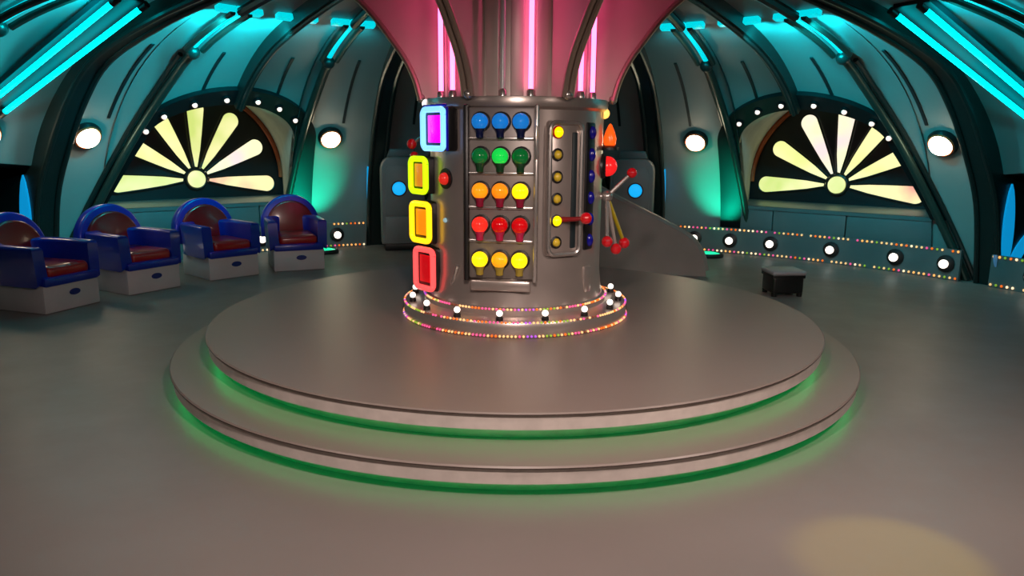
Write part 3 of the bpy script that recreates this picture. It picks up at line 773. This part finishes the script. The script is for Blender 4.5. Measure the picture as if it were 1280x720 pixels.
MB().box((0, 0, .10), (.27, .25, .15), None, .02, seg=3).build('body', M['blackv'], st)
for x in (-.11, .11):
    for y in (-.10, .10): MB().lathe([(0, 0), (.022, 0), (.026, .035), (0, .035)], 12, Matrix.Translation((x, y, 0))).build('foot', M['blackv'], st)

# ================================================================== LAMPS
def wall_lamp(az, label, z=1.315):
    r = by_z(PROF, z); n = normal_in(z); nv = pol(az, n[0], n[1]); c = pol(az, r, z)
    root = tag(empty('wall_lamp', c), label, 'wall lamp', 'round lamps on the dome panels')
    m4 = frame((0, 0, 0), pol(az + 90, 1, 0), nv)
    MB().lathe([(0, -.01), (.135, -.01), (.14, .03), (.125, .055), (.10, .05), (.0, .03)], 28, m4).build('collar', M['archm'], root)
    MB().lathe([(.118, .045), (.123, .06), (.108, .07), (.103, .055)], 28, m4).build('trim_ring', M['rimorange'], root)
    pr = [(.102 * sin(pi / 2 * (1 - k / 8)), .05 + .085 * sin(pi / 2 * k / 8)) for k in range(9)]
    MB().lathe(pr, 28, m4).build('globe', G['lamp'], root, label='glowing warm white globe')
for az, lb in ((56.3, 'round lit wall lamp between the daisy window and the far pier past the stool'), (25.6, 'round lit wall lamp above the green uplight beyond the partition'),
               (-57, 'round lit wall lamp above the armchairs between daisy window and pier'), (-26.6, 'round lit wall lamp above the green uplight behind the end armchair'),
               (-67.6, 'round lit wall lamp on the panel past the pier with blue lenses')):
    wall_lamp(az, lb)
# cyan neon fixtures on the dome
def neon_fixture(s, label):
    root = tag(empty('neon_fixture'), label, 'neon light', 'cyan neon fixtures on the dome')
    A0, A1 = (s * 68.6, 4.47), (s * 69.1, 3.08); B0, B1 = (s * 67.1, 4.60), (s * 64.6, 3.08)
    def line(a, b_, off, n=12):
        p = offp(a[0], a[1], by_r(PROF, a[1]), off); q = offp(b_[0], b_[1], by_r(PROF, b_[1]), off); return [p.lerp(q, k / n) for k in range(n + 1)]
        return [offp(a[0] + (b_[0] - a[0]) * k / n, a[1] + (b_[1] - a[1]) * k / n, by_r(PROF, a[1] + (b_[1] - a[1]) * k / n), off) for k in range(n + 1)]
    La, Lb = line(A0, A1, .03), line(B0, B1, .03); La2, Lb2 = line(A0, A1, -.01), line(B0, B1, -.01)
    vs = []; fs = []
    for a, b_, c, d in zip(La, Lb, Lb2, La2):
        e = (b_ - a).normalized() * .035; vs += [a - e, b_ + e, c + e, d - e]
    for i in range(12):
        for j in range(4): fs.append((i * 4 + j, i * 4 + (j + 1) % 4, i * 4 + 4 + (j + 1) % 4, i * 4 + 4 + j))
    fs += [(0, 1, 2, 3), (51, 50, 49, 48)]
    MB().add(vs, fs).build('backing_tray', M['slit'], root)
    for L in (line(A0, A1, .075), line(B0, B1, .075)):
        t = MB().tube(L, .021, 10).build('neon_tube', G['cyan'], root, label='cyan neon tube')
        for e, q in ((L[0], L[1]), (L[-1], L[-2])):
            d = (q - e).normalized(); MB().tube([e - d * .05, e + d * .02], .028, 10).build('tube_cap', M['dark'], t)
neon_fixture(1, 'pair of cyan neon tubes on the dome past the far pier and stool'); neon_fixture(-1, 'pair of cyan neon tubes on the dome over the armchairs')
# green uplights at the foot of the panels
def uplight(s, label):
    az = s * 28.6; c = pol(az, 4.62, 0); root = tag(empty('floor_uplight', c), label, 'uplight', 'green floor uplights')
    MB().lathe([(0, 0), (.17, 0), (.175, .02), (.16, .045), (.145, .045), (.14, .03), (0, .03)], 32).build('housing', M['can'], root)
    MB().lathe([(.138, .034), (.1, .046), (0, .05)], 32).build('lens', G['uplens'], root, label='glowing teal lens')
    light('green_spot', 'SPOT', c + Vector((0, 0, .09)), 60, (0, 1, .58), root, pol(az, 5.05, .75), .05, 62, .9)
uplight(1, 'low round floor uplight throwing green on the panel beyond the partition'); uplight(-1, 'low round floor uplight throwing green on the panel behind the end armchair')
def ceiling_spot(name, light_name, az, r, power, color, aim, label, group, angle=100, blend=.8, size=.09, zoff=0.0):
    z = by_r(PROF, r) if r > 1.72 else 2.54
    top = pol(az, r, z); c = top + Vector((0, 0, -.16 + zoff)); d = (Vector(aim) - c).normalized()
    root = tag(empty(name, top), label, 'spotlight', group)
    m4 = frame(c - top, (1, 0, .01), d)
    MB().lathe([(0, -.07), (.05, -.07), (.06, -.05), (.06, .05), (.052, .05), (.05, -.04), (0, -.04)], 18, m4).build('can', M['can'], root)
    MB().tube([(0, 0, .005), c - top - d * .05], .012, 8).build('stem', M['can'], root)
    light(light_name, 'SPOT', c + d * (.06 + size), power, color, root, aim, size, angle, blend)
for nm, az, r, pw, aa, ar, azz, cone, lb in STAGE:
    ceiling_spot('ceiling_spotlight', nm, az, r, pw, WARM, pol(aa, ar, azz), 'black ceiling spotlight hung ' + lb, 'ceiling spotlights on the dome', cone)
ceiling_spot('yellow_spotlight', 'yellow_spotlight_offscreen', 133, 3.0, 105, (1, .80, .03), (1.22, -2.30, 0), 'black spotlight throwing a yellow pool on the floor', None, 16, .6, .02)
